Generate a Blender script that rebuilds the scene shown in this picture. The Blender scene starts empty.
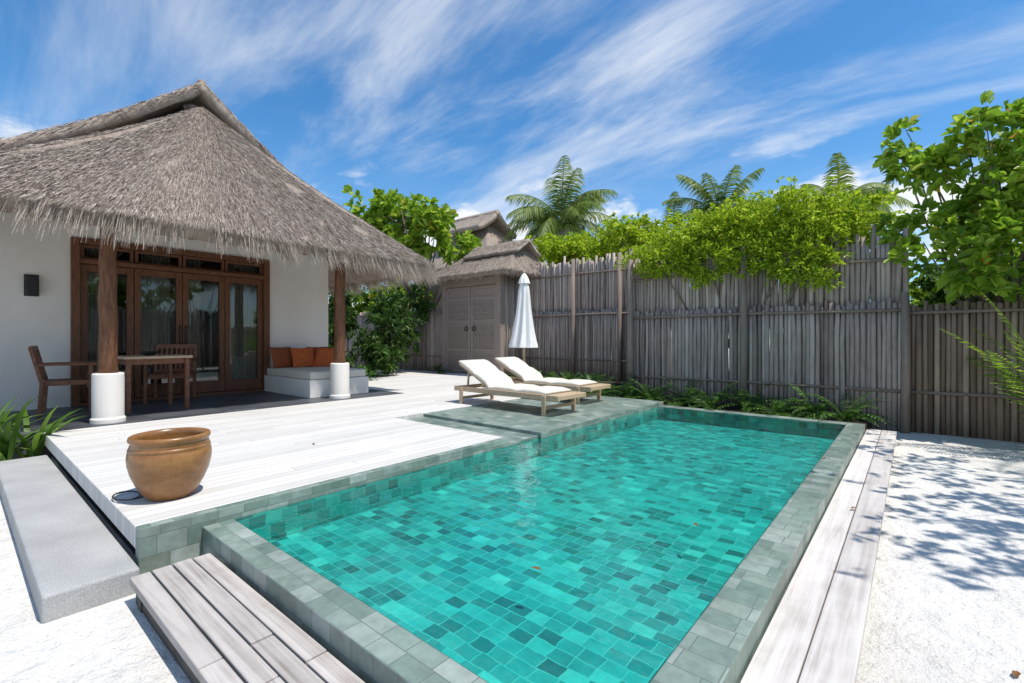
import bpy, math, random
import numpy as np
from mathutils import Vector, Matrix
random.seed(7); rng=np.random.default_rng(7)
sc=bpy.context.scene
sc.view_settings.view_transform='Standard'
try: sc.view_settings.look='None'
except: pass
sc.view_settings.exposure=0
COL=sc.collection

# ---------------- materials ----------------
class NT:
    def __init__(s,name):
        s.m=bpy.data.materials.new(name); s.m.use_nodes=True
        s.t=s.m.node_tree; s.n=s.t.nodes; s.l=s.t.links
        s.b=s.n['Principled BSDF']; s.out=s.n['Material Output']
    def new(s,ty,**k):
        n=s.n.new(ty)
        for a,v in k.items(): setattr(n,a,v)
        return n
    def link(s,a,b): s.l.new(a,b)
    def math(s,op,a,b=None,c=None):
        n=s.new('ShaderNodeMath',operation=op)
        for i,v in enumerate((a,b,c)):
            if v is None: continue
            if isinstance(v,(int,float)): n.inputs[i].default_value=v
            else: s.link(v,n.inputs[i])
        return n.outputs[0]
    def ramp(s,fac,stops,interp='LINEAR'):
        n=s.new('ShaderNodeValToRGB'); r=n.color_ramp; r.interpolation=interp
        while len(r.elements)<len(stops): r.elements.new(0.5)
        for e,(p,c) in zip(r.elements,stops):
            e.position=p; e.color=(*c,1) if len(c)==3 else c
        s.link(fac,n.inputs[0]); return n.outputs[0]
    def noise(s,vec,scale,detail=4,rough=.55,dist=0):
        n=s.new('ShaderNodeTexNoise'); n.inputs['Scale'].default_value=scale
        n.inputs['Detail'].default_value=detail; n.inputs['Roughness'].default_value=rough
        n.inputs['Distortion'].default_value=dist
        if vec is not None: s.link(vec,n.inputs['Vector'])
        return n
    def mapping(s,vec,scale=(1,1,1),rot=(0,0,0),loc=(0,0,0)):
        n=s.new('ShaderNodeMapping'); n.inputs['Scale'].default_value=scale
        n.inputs['Rotation'].default_value=rot; n.inputs['Location'].default_value=loc
        s.link(vec,n.inputs['Vector']); return n.outputs[0]
    def mix(s,fac,a,b,mode='MIX'):
        n=s.new('ShaderNodeMix',data_type='RGBA',blend_type=mode)
        for i,v in ((0,fac),(6,a),(7,b)):
            if isinstance(v,(int,float)): n.inputs[i].default_value=v
            elif isinstance(v,tuple): n.inputs[i].default_value=(*v,1) if len(v)==3 else v
            else: s.link(v,n.inputs[i])
        return n.outputs[2]
    def bump(s,h,strength=.3,dist=.01,to=None):
        n=s.new('ShaderNodeBump'); n.inputs['Strength'].default_value=strength
        n.inputs['Distance'].default_value=dist; s.link(h,n.inputs['Height'])
        s.link(n.outputs[0],(to or s.b).inputs['Normal']); return n
    def scale(s,c,k):
        vs=s.new('ShaderNodeVectorMath',operation='SCALE'); s.link(c,vs.inputs[0])
        if isinstance(k,(int,float)): vs.inputs['Scale'].default_value=k
        else: s.link(k,vs.inputs['Scale'])
        return vs.outputs[0]
    def uv(s): return s.new('ShaderNodeUVMap').outputs[0]
    def obj(s): return s.new('ShaderNodeTexCoord').outputs['Object']
    def rnd(s): return s.new('ShaderNodeNewGeometry').outputs['Random Per Island']

def simple(name,c1,c2,scale=6,rough=.7,bump=.2,bd=.005,stretch=(1,1,1),spec=.3,island=False):
    t=NT(name); v=t.mapping(t.obj(),stretch)
    n=t.noise(v,scale,6,.6)
    col=t.ramp(n.outputs[0],[(.3,c1),(.7,c2)])
    if island: col=t.scale(col,t.math('MULTIPLY_ADD',t.rnd(),.7,.6))
    t.link(col,t.b.inputs['Base Color']); t.b.inputs['Roughness'].default_value=rough
    t.b.inputs['Specular IOR Level'].default_value=spec
    if bump: t.bump(n.outputs[0],bump,bd)
    return t.m

def tiles(name,w,h,stops,mortar,mw,swap=False,rough=.5,wob=(),bump=.4,bd=.004,stain=.35,offs=1.0,grain=False,spec=.4):
    t=NT(name); uv=t.uv(); uv2=uv
    for scl,amp in wob:
        nz=t.noise(uv,scl,1.5); sb=t.new('ShaderNodeVectorMath',operation='SUBTRACT'); t.link(nz.outputs['Color'],sb.inputs[0]); sb.inputs[1].default_value=(.5,.5,.5)
        a1=t.new('ShaderNodeVectorMath',operation='ADD'); t.link(uv2,a1.inputs[0]); t.link(t.scale(sb.outputs[0],amp),a1.inputs[1]); uv2=a1.outputs[0]
    sp=t.new('ShaderNodeSeparateXYZ'); t.link(uv2,sp.inputs[0])
    U,V=(sp.outputs[1],sp.outputs[0]) if swap else (sp.outputs[0],sp.outputs[1])
    vy=t.math('DIVIDE',V,h); row=t.math('FLOOR',vy)
    wn=t.new('ShaderNodeTexWhiteNoise',noise_dimensions='1D'); t.link(row,wn.inputs['W'])
    ux=t.math('ADD',t.math('DIVIDE',U,w),t.math('MULTIPLY',wn.outputs[0],offs)); colm=t.math('FLOOR',ux)
    cb=t.new('ShaderNodeCombineXYZ'); t.link(colm,cb.inputs[0]); t.link(row,cb.inputs[1])
    w2=t.new('ShaderNodeTexWhiteNoise',noise_dimensions='3D'); t.link(cb.outputs[0],w2.inputs[0])
    col=t.ramp(w2.outputs[0],stops)
    fx=t.math('FRACT',ux); fy=t.math('FRACT',vy)
    dx=t.math('MULTIPLY',t.math('MINIMUM',fx,t.math('SUBTRACT',1,fx)),w)
    dy=t.math('MULTIPLY',t.math('MINIMUM',fy,t.math('SUBTRACT',1,fy)),h)
    d=t.math('MINIMUM',dx,dy)
    mr=t.new('ShaderNodeMapRange'); t.link(d,mr.inputs[0]); mr.inputs[1].default_value=mw*.5; mr.inputs[2].default_value=mw*1.6
    gs=(3,60,1) if not swap else (60,3,1)
    gn=t.noise(t.mapping(uv,gs if grain else (1,1,1)),1 if grain else 14,6,.65)
    big=t.noise(uv,1.3,4,.6)
    k=t.math('MULTIPLY_ADD',t.math('ADD',gn.outputs[0],big.outputs[0]),stain*2,1-stain*2)
    c=t.mix(mr.outputs[0],mortar,t.scale(col,k))
    t.link(c,t.b.inputs['Base Color'])
    t.link(t.math('MULTIPLY_ADD',gn.outputs[0],.3,rough-.15),t.b.inputs['Roughness'])
    t.b.inputs['Specular IOR Level'].default_value=spec
    hgt=t.math('ADD',mr.outputs[0],t.math('MULTIPLY',gn.outputs[0],.35))
    t.bump(hgt,bump,bd)
    return t.m

def leafmat(name,stops,trans=.35,rough=.45):
    t=NT(name); c=t.ramp(t.rnd(),stops)
    t.link(c,t.b.inputs['Base Color']); t.b.inputs['Roughness'].default_value=rough
    t.b.inputs['Specular IOR Level'].default_value=.35
    tr=t.new('ShaderNodeBsdfTranslucent'); t.link(c,tr.inputs[0])
    mx=t.new('ShaderNodeMixShader'); mx.inputs[0].default_value=trans
    t.link(t.b.outputs[0],mx.inputs[1]); t.link(tr.outputs[0],mx.inputs[2]); t.link(mx.outputs[0],t.out.inputs[0])
    return t.m

M={}
M['coping']=tiles('stone_tile_coping',.14,.105,[(0,(.13,.185,.155)),(.35,(.18,.235,.20)),(.7,(.225,.275,.24)),(.92,(.30,.34,.305)),(1,(.15,.19,.15))],(.13,.16,.14),.0018,rough=.45,stain=.55,bump=.25,bd=.003)
WT=[(0,(.004,.12,.12)),(.12,(.008,.20,.19)),(.45,(.014,.285,.27)),(.8,(.026,.36,.335)),(.95,(.05,.43,.39)),(1,(.09,.52,.46))]
M['pooltile']=tiles('pool_floor_tile',.10,.074,WT,(.08,.46,.42),.0022,wob=((1.8,.035),(6,.026),(18,.011)),rough=.6,stain=.42,bump=.1,offs=.5)
M['poolwall']=tiles('pool_wall_tile',.10,.074,[(p,tuple(a*1.05 for a in c)) for p,c in WT],(.07,.44,.40),.0022,rough=.5,stain=.3,offs=.5,wob=((6,.02),))
M['deck']=tiles('white_deck_boards',2.4,.095,[(0,(.575,.55,.51)),(.5,(.635,.61,.575)),(1,(.675,.65,.615))],(.30,.275,.245),.0022,swap=True,rough=.7,stain=.11,grain=True,bump=.3,bd=.002,spec=.15)
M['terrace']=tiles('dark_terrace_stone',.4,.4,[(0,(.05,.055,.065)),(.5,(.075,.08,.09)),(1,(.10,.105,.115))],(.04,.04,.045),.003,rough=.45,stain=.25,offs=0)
def plankmat(name,axis,c1,c2,fr=38):
    t=NT(name); s=(1.2,fr,10) if axis=='x' else (fr,1.2,10)
    v=t.mapping(t.obj(),s); n=t.noise(v,1.0,7,.65,.3); b=t.noise(t.obj(),3,4,.6)
    f=t.math('ADD',t.math('MULTIPLY',n.outputs[0],.65),t.math('MULTIPLY',b.outputs[0],.35))
    c=t.ramp(f,[(.33,c1),(.47,tuple(a*.4+b_*.6 for a,b_ in zip(c1,c2))),(.60,c2)])
    t.link(t.scale(c,t.math('MULTIPLY_ADD',t.rnd(),.25,.87)),t.b.inputs['Base Color']); t.b.inputs['Roughness'].default_value=.8; t.b.inputs['Specular IOR Level'].default_value=.15
    t.bump(n.outputs[0],.5,.004); return t.m
M['plank_x']=plankmat('weathered_plank_x','x',(.22,.185,.16),(.53,.485,.45))
M['plank_y']=plankmat('weathered_plank_y','y',(.40,.355,.325),(.66,.62,.585),30)
M['joist']=simple('dark_joist',(.05,.045,.04),(.10,.09,.08),8)
def polemat(name,dark,mid,light):
    t=NT(name); v=t.mapping(t.obj(),(30,30,2)); n=t.noise(v,1,6,.65)
    ring=t.noise(t.mapping(t.obj(),(14,14,5)),1,3,.6); bg_=t.noise(t.obj(),.9,3,.6)
    c=t.ramp(t.rnd(),[(0,dark),(.25,mid),(.7,mid),(1,light)])
    k=t.math('ADD',t.math('MULTIPLY',n.outputs[0],1.0),t.math('ADD',t.math('MULTIPLY',ring.outputs[0],.65),t.math('MULTIPLY',bg_.outputs[0],.6)))
    t.link(t.scale(c,k),t.b.inputs['Base Color']); t.b.inputs['Roughness'].default_value=.8; t.b.inputs['Specular IOR Level'].default_value=.15
    t.bump(n.outputs[0],.6,.005); return t.m
M['pole']=polemat('weathered_fence_pole',(.19,.15,.125),(.33,.27,.23),(.47,.395,.34))
M['bpole']=polemat('brown_fence_slat',(.14,.095,.065),(.26,.185,.135),(.38,.285,.21))
M['rail']=polemat('fence_rail',(.15,.115,.09),(.23,.18,.145),(.32,.26,.22))
M['darkwood']=simple('reddish_dark_wood',(.095,.038,.018),(.22,.095,.045),5,.5,.3,.003,(12,12,1.2),.35)
M['chairwood']=simple('red_brown_wood',(.14,.05,.025),(.26,.11,.055),5,.45,.2,.003,(3,3,3),.4)
M['teak']=simple('pale_teak',(.40,.28,.17),(.62,.48,.32),6,.6,.3,.003,(4,20,8),.25)
M['log']=simple('brown_log',(.085,.035,.017),(.20,.09,.042),4,.6,.5,.01,(8,8,1.5),.3)
M['gatewood']=simple('weathered_gate_wood',(.23,.18,.15),(.40,.33,.285),5,.75,.5,.004,(3,3,25),.2)
M['plaster']=simple('warm_white_plaster',(.74,.70,.64),(.82,.785,.725),1.6,.85,.15,.004,(1,1,1),.1)
M['cushion']=simple('cream_canvas',(.64,.59,.50),(.74,.69,.60),30,.9,.1,.002,(1,1,1),.1)
M['umb']=simple('white_umbrella_canvas',(.78,.765,.73),(.85,.84,.81),10,.85,.1,.003,(1,1,.4),.1)
M['orange']=simple('burnt_orange_fabric',(.50,.10,.025),(.66,.17,.05),25,.9,.2,.002)
M['brownf']=simple('rust_brown_fabric',(.26,.06,.02),(.36,.10,.04),25,.9,.2,.002)
M['black']=simple('dark_metal',(.02,.02,.02),(.035,.035,.035),20,.4,.05)
M['soil']=simple('soil',(.035,.027,.018),(.10,.075,.05),9,.95,.8,.02)
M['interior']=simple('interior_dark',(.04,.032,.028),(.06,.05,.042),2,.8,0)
M['curtain']=simple('sheer_curtain',(.50,.46,.40),(.64,.60,.53),14,.9,.1,.003)
M['bark']=simple('tree_bark',(.14,.105,.08),(.28,.22,.17),6,.85,.7,.01,(6,6,1.5),.15)
M['palmbark']=simple('palm_bark',(.20,.165,.13),(.34,.29,.24),3,.85,.8,.02,(1,1,8),.15)
t=NT('speckled_granite'); n=t.noise(t.obj(),160,3,.8); b=t.noise(t.obj(),3,4)
c=t.ramp(n.outputs[0],[(.3,(.14,.14,.135)),(.48,(.37,.365,.355)),(.7,(.60,.59,.58))])
c2=t.mix(.35,c,t.ramp(b.outputs[0],[(.3,(.24,.24,.235)),(.7,(.5,.5,.485))])); t.link(c2,t.b.inputs['Base Color']); t.b.inputs['Roughness'].default_value=.75
t.bump(n.outputs[0],.5,.003); M['granite']=t.m
t=NT('white_coral_sand'); o=t.obj(); n=t.noise(o,2.2,8,.65); f=t.noise(o,55,5,.7); g=t.noise(o,6,5,.6)
c=t.ramp(n.outputs[0],[(.3,(.68,.65,.60)),(.6,(.77,.745,.70))])
sp=t.ramp(f.outputs[0],[(.32,(.52,.46,.40)),(.42,(1,1,1))]); c=t.mix(.6,c,sp,'MULTIPLY')
t.link(c,t.b.inputs['Base Color']); t.b.inputs['Roughness'].default_value=.95; t.b.inputs['Specular IOR Level'].default_value=.05
h=t.math('ADD',t.math('MULTIPLY',g.outputs[0],1.2),t.math('MULTIPLY',f.outputs[0],.18)); t.bump(h,1,.06); M['sand']=t.m
# thatch
t=NT('grey_thatch'); uv=t.uv()
n1=t.noise(t.mapping(uv,(95,5,1)),1,7,.7,.2); n2=t.noise(uv,1.5,5,.6); n3=t.noise(t.mapping(uv,(7,7,1)),1,4,.6)
f=t.math('ADD',t.math('MULTIPLY',n1.outputs[0],.65),t.math('ADD',t.math('MULTIPLY',n2.outputs[0],.15),t.math('MULTIPLY',n3.outputs[0],.20)))
c=t.ramp(f,[(.32,(.13,.095,.073)),(.43,(.26,.205,.165)),(.55,(.40,.33,.275)),(.72,(.53,.45,.385))])
t.link(c,t.b.inputs['Base Color']); t.b.inputs['Roughness'].default_value=.9; t.b.inputs['Specular IOR Level'].default_value=.1
t.bump(f,1,.035); M['thatch']=t.m
M['straw']=leafmat('thatch_straw',[(0,(.17,.13,.10)),(.25,(.30,.24,.195)),(.6,(.42,.35,.295)),(.9,(.54,.46,.395)),(1,(.68,.60,.51))],.15,.8)
M['straw_eave']=leafmat('eave_straw',[(0,(.24,.19,.15)),(.3,(.44,.365,.305)),(.7,(.62,.54,.46)),(1,(.80,.71,.61))],.35,.8)
M['leafy']=leafmat('bright_yellow_green_leaf',[(0,(.15,.25,.010)),(.3,(.30,.44,.018)),(.7,(.48,.61,.035)),(.95,(.62,.72,.07)),(1,(.60,.54,.07))],.5)
M['leafd']=leafmat('dark_green_leaf',[(0,(.02,.055,.010)),(.5,(.06,.13,.022)),(1,(.12,.22,.04))],.35)
M['leafm']=leafmat('mid_green_leaf',[(0,(.07,.15,.012)),(.4,(.17,.30,.022)),(.8,(.30,.45,.035)),(.98,(.42,.56,.06)),(1,(.5,.3,.03))],.5)
M['leafl']=leafmat('light_broad_leaf',[(0,(.12,.23,.015)),(.4,(.25,.41,.03)),(.8,(.38,.54,.05)),(.97,(.50,.62,.09)),(1,(.6,.4,.05))],.5,.35)
M['palm']=leafmat('palm_leaf',[(0,(.06,.12,.02)),(.5,(.15,.23,.04)),(.9,(.28,.35,.07)),(1,(.40,.34,.12))],.4)
M['yleaf']=leafmat('withered_orange_leaf',[(0,(.6,.22,.02)),(1,(.75,.38,.05))],.4)
M['deadleaf']=leafmat('fallen_brown_leaf',[(0,(.15,.06,.02)),(1,(.3,.14,.05))],.2)
# water
t=NT('pool_water'); o=t.obj()
tr=t.new('ShaderNodeBsdfTransparent'); tr.inputs[0].default_value=(.60,.97,.95,1)
gl=t.new('ShaderNodeBsdfGlossy'); gl.inputs['Roughness'].default_value=.01; gl.inputs[0].default_value=(1,1,1,1)
n=t.noise(t.mapping(o,(1,1,1)),4.2,3,.5,.5); n2=t.noise(o,15,3,.55,.8)
hh=t.math('ADD',n.outputs[0],t.math('MULTIPLY',n2.outputs[0],.22))
bp=t.new('ShaderNodeBump'); bp.inputs['Strength'].default_value=.6; bp.inputs['Distance'].default_value=.022; t.link(hh,bp.inputs['Height'])
t.link(bp.outputs[0],gl.inputs['Normal'])
fr=t.new('ShaderNodeFresnel'); fr.inputs[0].default_value=1.48; t.link(bp.outputs[0],fr.inputs['Normal'])
mx=t.new('ShaderNodeMixShader'); t.link(fr.outputs[0],mx.inputs[0]); t.link(tr.outputs[0],mx.inputs[1]); t.link(gl.outputs[0],mx.inputs[2])
t.link(mx.outputs[0],t.out.inputs[0]); M['water']=t.m
# glass
t=NT('window_glass'); tr=t.new('ShaderNodeBsdfTransparent'); tr.inputs[0].default_value=(.72,.74,.73,1)
gl=t.new('ShaderNodeBsdfGlossy'); gl.inputs['Roughness'].default_value=.02
fr=t.new('ShaderNodeFresnel'); fr.inputs[0].default_value=1.5; mx=t.new('ShaderNodeMixShader')
t.link(t.math('MULTIPLY_ADD',fr.outputs[0],1.0,.03),mx.inputs[0]); t.link(tr.outputs[0],mx.inputs[1]); t.link(gl.outputs[0],mx.inputs[2]); t.link(mx.outputs[0],t.out.inputs[0]); M['glass']=t.m
# clay pot
t=NT('glazed_clay'); o=t.obj(); n=t.noise(t.mapping(o,(1,1,2.5)),4,4,.55,.4); s=t.noise(o,50,3,.6)
c=t.ramp(n.outputs[0],[(.3,(.17,.07,.018)),(.5,(.27,.12,.034)),(.7,(.37,.185,.065))]); c=t.mix(.12,c,t.ramp(s.outputs[0],[(.35,(.10,.04,.014)),(.55,(.42,.24,.11))]))
t.link(c,t.b.inputs['Base Color']); t.b.inputs['Roughness'].default_value=.32; t.b.inputs['Specular IOR Level'].default_value=.5; t.bump(n.outputs[0],.12,.005); M['clay']=t.m

# ---------------- mesh helpers ----------------
class MB:
    def __init__(s): s.v=[]; s.f=[]
    def add(s,vs,fs):
        b=len(s.v); s.v+= [tuple(v) for v in vs]; s.f+=[tuple(i+b for i in f) for f in fs]; return s
    def box(s,a,b,m=None):
        (x0,y0,z0),(x1,y1,z1)=a,b
        vs=[(x0,y0,z0),(x1,y0,z0),(x1,y1,z0),(x0,y1,z0),(x0,y0,z1),(x1,y0,z1),(x1,y1,z1),(x0,y1,z1)]
        if m is not None: vs=[m@Vector(v) for v in vs]
        return s.add(vs,[(0,3,2,1),(4,5,6,7),(0,1,5,4),(1,2,6,5),(2,3,7,6),(3,0,4,7)])
    def beam(s,p,q,w,h,up=(0,0,1)):
        p,q=Vector(p),Vector(q); d=(q-p).normalized(); up=Vector(up)
        if abs(d.dot(up))>.98: up=Vector((1,0,0))
        sd=d.cross(up).normalized(); u=sd.cross(d)
        vs=[]
        for c in (p,q):
            for a,b in ((-1,-1),(1,-1),(1,1),(-1,1)): vs.append(c+sd*a*w/2+u*b*h/2)
        return s.add(vs,[(0,3,2,1),(4,5,6,7),(0,1,5,4),(1,2,6,5),(2,3,7,6),(3,0,4,7)])
    def tube(s,pts,rad,n=8,cap=True):
        pts=[Vector(p) for p in pts]; vs=[];fs=[]
        if isinstance(rad,(int,float)): rad=[rad]*len(pts)
        ref=None
        for i,p in enumerate(pts):
            d=(pts[min(i+1,len(pts)-1)]-pts[max(i-1,0)]).normalized()
            if ref is None: ref=Vector((1,0,0)) if abs(d.x)<.8 else Vector((0,1,0))
            a=(ref-d*ref.dot(d)).normalized(); ref=a; b=d.cross(a)
            for k in range(n):
                th=2*math.pi*k/n; vs.append(p+(a*math.cos(th)+b*math.sin(th))*rad[i])
        for i in range(len(pts)-1):
            for k in range(n):
                fs.append((i*n+k,i*n+(k+1)%n,(i+1)*n+(k+1)%n,(i+1)*n+k))
        if cap:
            fs.append(tuple(reversed(range(n)))); fs.append(tuple((len(pts)-1)*n+k for k in range(n)))
        return s.add(vs,fs)
    def rev(s,prof,c=(0,0,0),n=32,wave=None):
        vs=[];fs=[]
        for i,(r,z) in enumerate(prof):
            for k in range(n):
                th=2*math.pi*k/n; rr=r*(wave(th,i) if wave else 1)
                vs.append((c[0]+rr*math.cos(th),c[1]+rr*math.sin(th),c[2]+z))
        for i in range(len(prof)-1):
            for k in range(n): fs.append((i*n+k,i*n+(k+1)%n,(i+1)*n+(k+1)%n,(i+1)*n+k))
        return s.add(vs,fs)

def root_off(p):
    o=Vector((0,0,0))
    while p is not None: o+=p.location; p=p.parent
    return o
def mk(name,mb,mat,parent=None,world=True,smooth=False,bevel=0,bseg=2,uv=None,sub=0,solid=0,**props):
    me=bpy.data.meshes.new(name); V=mb.v; off=Vector((0,0,0))
    if parent is not None and world: off=root_off(parent)
    me.from_pydata([(v[0]-off.x,v[1]-off.y,v[2]-off.z) for v in V],[],mb.f)
    me.update()
    ul=me.uv_layers.new(name='UVMap')
    if uv is not None:
        idx=np.empty(len(me.loops),dtype=np.int32); me.loops.foreach_get('vertex_index',idx)
        ul.data.foreach_set('uv',np.asarray(uv,dtype=np.float32)[idx].ravel())
    elif len(me.polygons)<60000:
        co=np.array(V,dtype=np.float32); out=np.zeros((len(me.loops),2),dtype=np.float32)
        for p in me.polygons:
            nx,ny,nz=abs(p.normal.x),abs(p.normal.y),abs(p.normal.z)
            a,b=(0,1) if nz>=nx and nz>=ny else ((1,2) if nx>=ny else (0,2))
            for li in p.loop_indices:
                v=co[me.loops[li].vertex_index]; out[li]=(v[a]+20,v[b]+20)
        ul.data.foreach_set('uv',out.ravel())
    if smooth: me.polygons.foreach_set('use_smooth',[True]*len(me.polygons))
    if mat is not None: me.materials.append(mat)
    o=bpy.data.objects.new(name,me); COL.objects.link(o)
    if parent is not None: o.parent=parent
    if bevel:
        m=o.modifiers.new('bevel','BEVEL'); m.width=bevel; m.segments=bseg; m.limit_method='ANGLE'
    if solid:
        m=o.modifiers.new('solid','SOLIDIFY'); m.thickness=solid; m.offset=-1
    for k,v in props.items(): o[k]=v
    return o
def thing(name,label,cat,loc,rz=0,group=None):
    e=bpy.data.objects.new(name,None); COL.objects.link(e); e.location=loc; e.rotation_euler[2]=rz; e.empty_display_size=.2
    e['label']=label; e['category']=cat
    if group: e['group']=group
    return e
def copy_thing(e,loc,rz,label=None):
    c=e.copy(); COL.objects.link(c); c.location=loc; c.rotation_euler[2]=rz
    if label: c['label']=label
    def rec(src,dst):
        for ch in list(src.children):
            k=ch.copy(); COL.objects.link(k); k.parent=dst; rec(ch,k)
    rec(e,c); return c
S=dict(kind='structure')

# ---------------- ground ----------------
mb=MB(); xs=[-400,-40,-3.15,-.55,40,400]; ys=[-400,-40,1.0,7.25,40,400]
for i in range(5):
    for j in range(5):
        if i==2 and j==2: continue
        mb.add([(xs[i],ys[j],-.28),(xs[i+1],ys[j],-.28),(xs[i+1],ys[j+1],-.28),(xs[i],ys[j+1],-.28)],[(0,1,2,3)])
mk('sand_ground',mb,M['sand'],**S)
mb=MB()
mb.box((-7.02,.63,-.12),(-3.145,3.6,0)); mb.box((-7.02,3.6,-.12),(-5.0,9.3,0)); mb.box((-12.5,5.3,-.12),(-7.02,9.3,0))
mk('deck',mb,M['deck'],bevel=.006,**S)
mb=MB(); mb.box((-6.95,.70,-.5),(-3.16,3.5,-.125)); mb.box((-6.9,3.5,-.5),(-5.1,9.2,-.125))
mk('deck_foundation',mb,M['joist'],**S)
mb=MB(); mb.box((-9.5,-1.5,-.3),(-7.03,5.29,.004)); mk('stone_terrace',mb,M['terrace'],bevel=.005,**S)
mb=MB(); mb.box((-4.99,7.36,-.5),(-.46,10.25,-.12)); mb.box((-8.3,8.4,-.5),(-5.01,10.25,-.03)) 
mk('soil_bed',mb,M['soil'],**S)

# pool
pool=thing('swimming_pool','rectangular plunge pool with green stone tile rim beside white deck','swimming pool',(-1.85,4.1,-.28))
mb=MB(); xp0=-3.04
mb.box((-3.08,.92,-1.2),(-.45,1.08,-.07)); mb.box((-.626,1.08,-1.2),(-.45,7.35,-.07)); mb.box((xp0,7.15,-1.2),(-.626,7.35,-.07))
mk('pool_rim',mb,M['coping'],pool,bevel=.006)
mb=MB(); mb.box((-3.145,.63,-.6),(-3.08,3.6,.003)); mb.box((-5.0,3.6,-.6),(-3.08,4.08,-.05))
mk('tile_border',mb,M['coping'],pool,bevel=.005)
mb=MB(); mb.box((-5.0,4.08,-.6),(xp0,7.35,-.012)); mk('sunbathing_platform',mb,M['coping'],pool,bevel=.006)
zf=-.27; zw=-.074
mb=MB(); mb.add([(-3.07,1.085,zf),(-.63,1.085,zf),(-.63,7.145,zf),(-3.07,7.145,zf)],[(0,1,2,3)])
mk('pool_floor',mb,M['pooltile'],pool)
mb=MB(); x0,x1,y0,y1=-3.074,-.632,1.086,7.144; zt=zw-.004; yp=4.074; xp=xp0+.006
def wl(a,b): mb.add([(*a,zf),(*b,zf),(*b,zt),(*a,zt)],[(0,1,2,3)])
wl((x0,y0),(x0,3.605)); wl((x0,3.605),(x0,yp)); wl((x0,yp),(xp,yp)); wl((xp,yp),(xp,y1)); wl((xp,y1),(x1,y1)); wl((x1,y1),(x1,y0)); wl((x0,y0),(x1,y0))
mk('pool_wall',mb,M['poolwall'],pool)
mb=MB(); mb.add([(-3.078,1.082,zw),(-.628,1.082,zw),(-.628,7.148,zw),(-3.078,7.148,zw)],[(0,1,2,3)])
mk('pool_water',mb,M['water'],**S)

# boardwalks
mb=MB(); j=MB()
w=(.90-.55)/4
for i in range(4):
    y=.55+i*w; brk=[-2.88,-1.9+.25*(i%2),-.9,-.47]
    for a,b in zip(brk[:-1],brk[1:]): mb.box((a+.003,y+.004,-.19+random.uniform(-.002,.002)),(b-.003,y+w-.004,-.15+random.uniform(-.003,.003)))
for x in (-2.8,-1.9,-1.0): j.box((x,.57,-.3),(x+.06,.89,-.193))
j.box((-2.86,.575,-.3),(-.5,.60,-.193))
mk('boardwalk',mb,M['plank_x'],bevel=.004,**S)
mb=MB(); w=.30/2
for i in range(2):
    x=-.445+i*w; y=-1.3+i*1.1
    if i: mb.box((x+.003,-.9,-.19),(x+w-.003,y-.003,-.15))
    while y<7.45:
        L=min(3.0,7.5-y); mb.box((x+.003,y+.003,-.19),(x+w-.003,y+L-.003,-.15+random.uniform(-.003,.003))); y+=L
for k in range(9): j.box((-.43,-.8+k,-.3),(-.17,-.74+k,-.193))
j.box((-.19,-.88,-.3),(-.165,7.48,-.194))
mk('boardwalk_side',mb,M['plank_y'],bevel=.004,**S)
mk('boardwalk_joists',j,M['joist'],**S)
mb=MB(); mb.box((-6.55,.26,-.32),(-2.97,.615,-.156))
mk('stone_step',mb,M['granite'],bevel=.012,label='long speckled grey granite step along deck edge',category='step')

# ---------------- villa ----------------
villa=thing('villa','white plastered villa with thatched roof and wooden glass doors','villa',(-9.35,2.7,0))
mb=MB()
mb.box((-9.55,-1.6,-.28),(-9.35,1.12,2.72)); mb.box((-9.55,3.9,-.28),(-9.35,5.1,2.72)); mb.box((-9.55,1.12,2.47),(-9.35,3.9,2.72))
mb.box((-14,4.9,-.28),(-9.55,5.1,2.72)); mb.box((-14.2,-1.6,-.28),(-14,5.1,2.72)); mb.box((-14,-1.6,-.28),(-9.55,-1.4,2.72))
mk('wall',mb,M['plaster'],villa)
mb=MB(); mb.box((-9.55,-1.3,2.74),(-7.40,5.2,2.78)); 
mk('ceiling',mb,M['darkwood'],villa)
mb=MB(); mb.box((-7.35,-.2,2.36),(-7.21,5.4,2.52))
for k in range(9): mb.beam((-7.1,-.0+k*.65,2.44),(-9.3,-.0+k*.65,2.70),.05,.08)
mk('beam',mb,M['darkwood'],villa)
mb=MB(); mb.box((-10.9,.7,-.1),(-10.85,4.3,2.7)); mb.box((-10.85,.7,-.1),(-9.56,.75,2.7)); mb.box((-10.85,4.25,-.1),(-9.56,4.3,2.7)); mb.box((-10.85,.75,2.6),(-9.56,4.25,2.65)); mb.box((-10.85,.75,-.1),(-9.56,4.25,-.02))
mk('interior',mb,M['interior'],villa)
fr=MB()
fr.box((-9.50,1.12,0),(-9.30,1.22,2.47)); fr.box((-9.50,3.80,0),(-9.30,3.9,2.47)); fr.box((-9.50,1.22,2.39),(-9.30,3.80,2.47)); fr.box((-9.49,1.22,2.10),(-9.31,3.80,2.17)); fr.box((-9.5,1.22,0.0),(-9.3,3.8,.05))
mk('door_frame',fr,M['darkwood'],villa,bevel=.006)
W=(3.8-1.22)/4; dt=2.095
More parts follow.
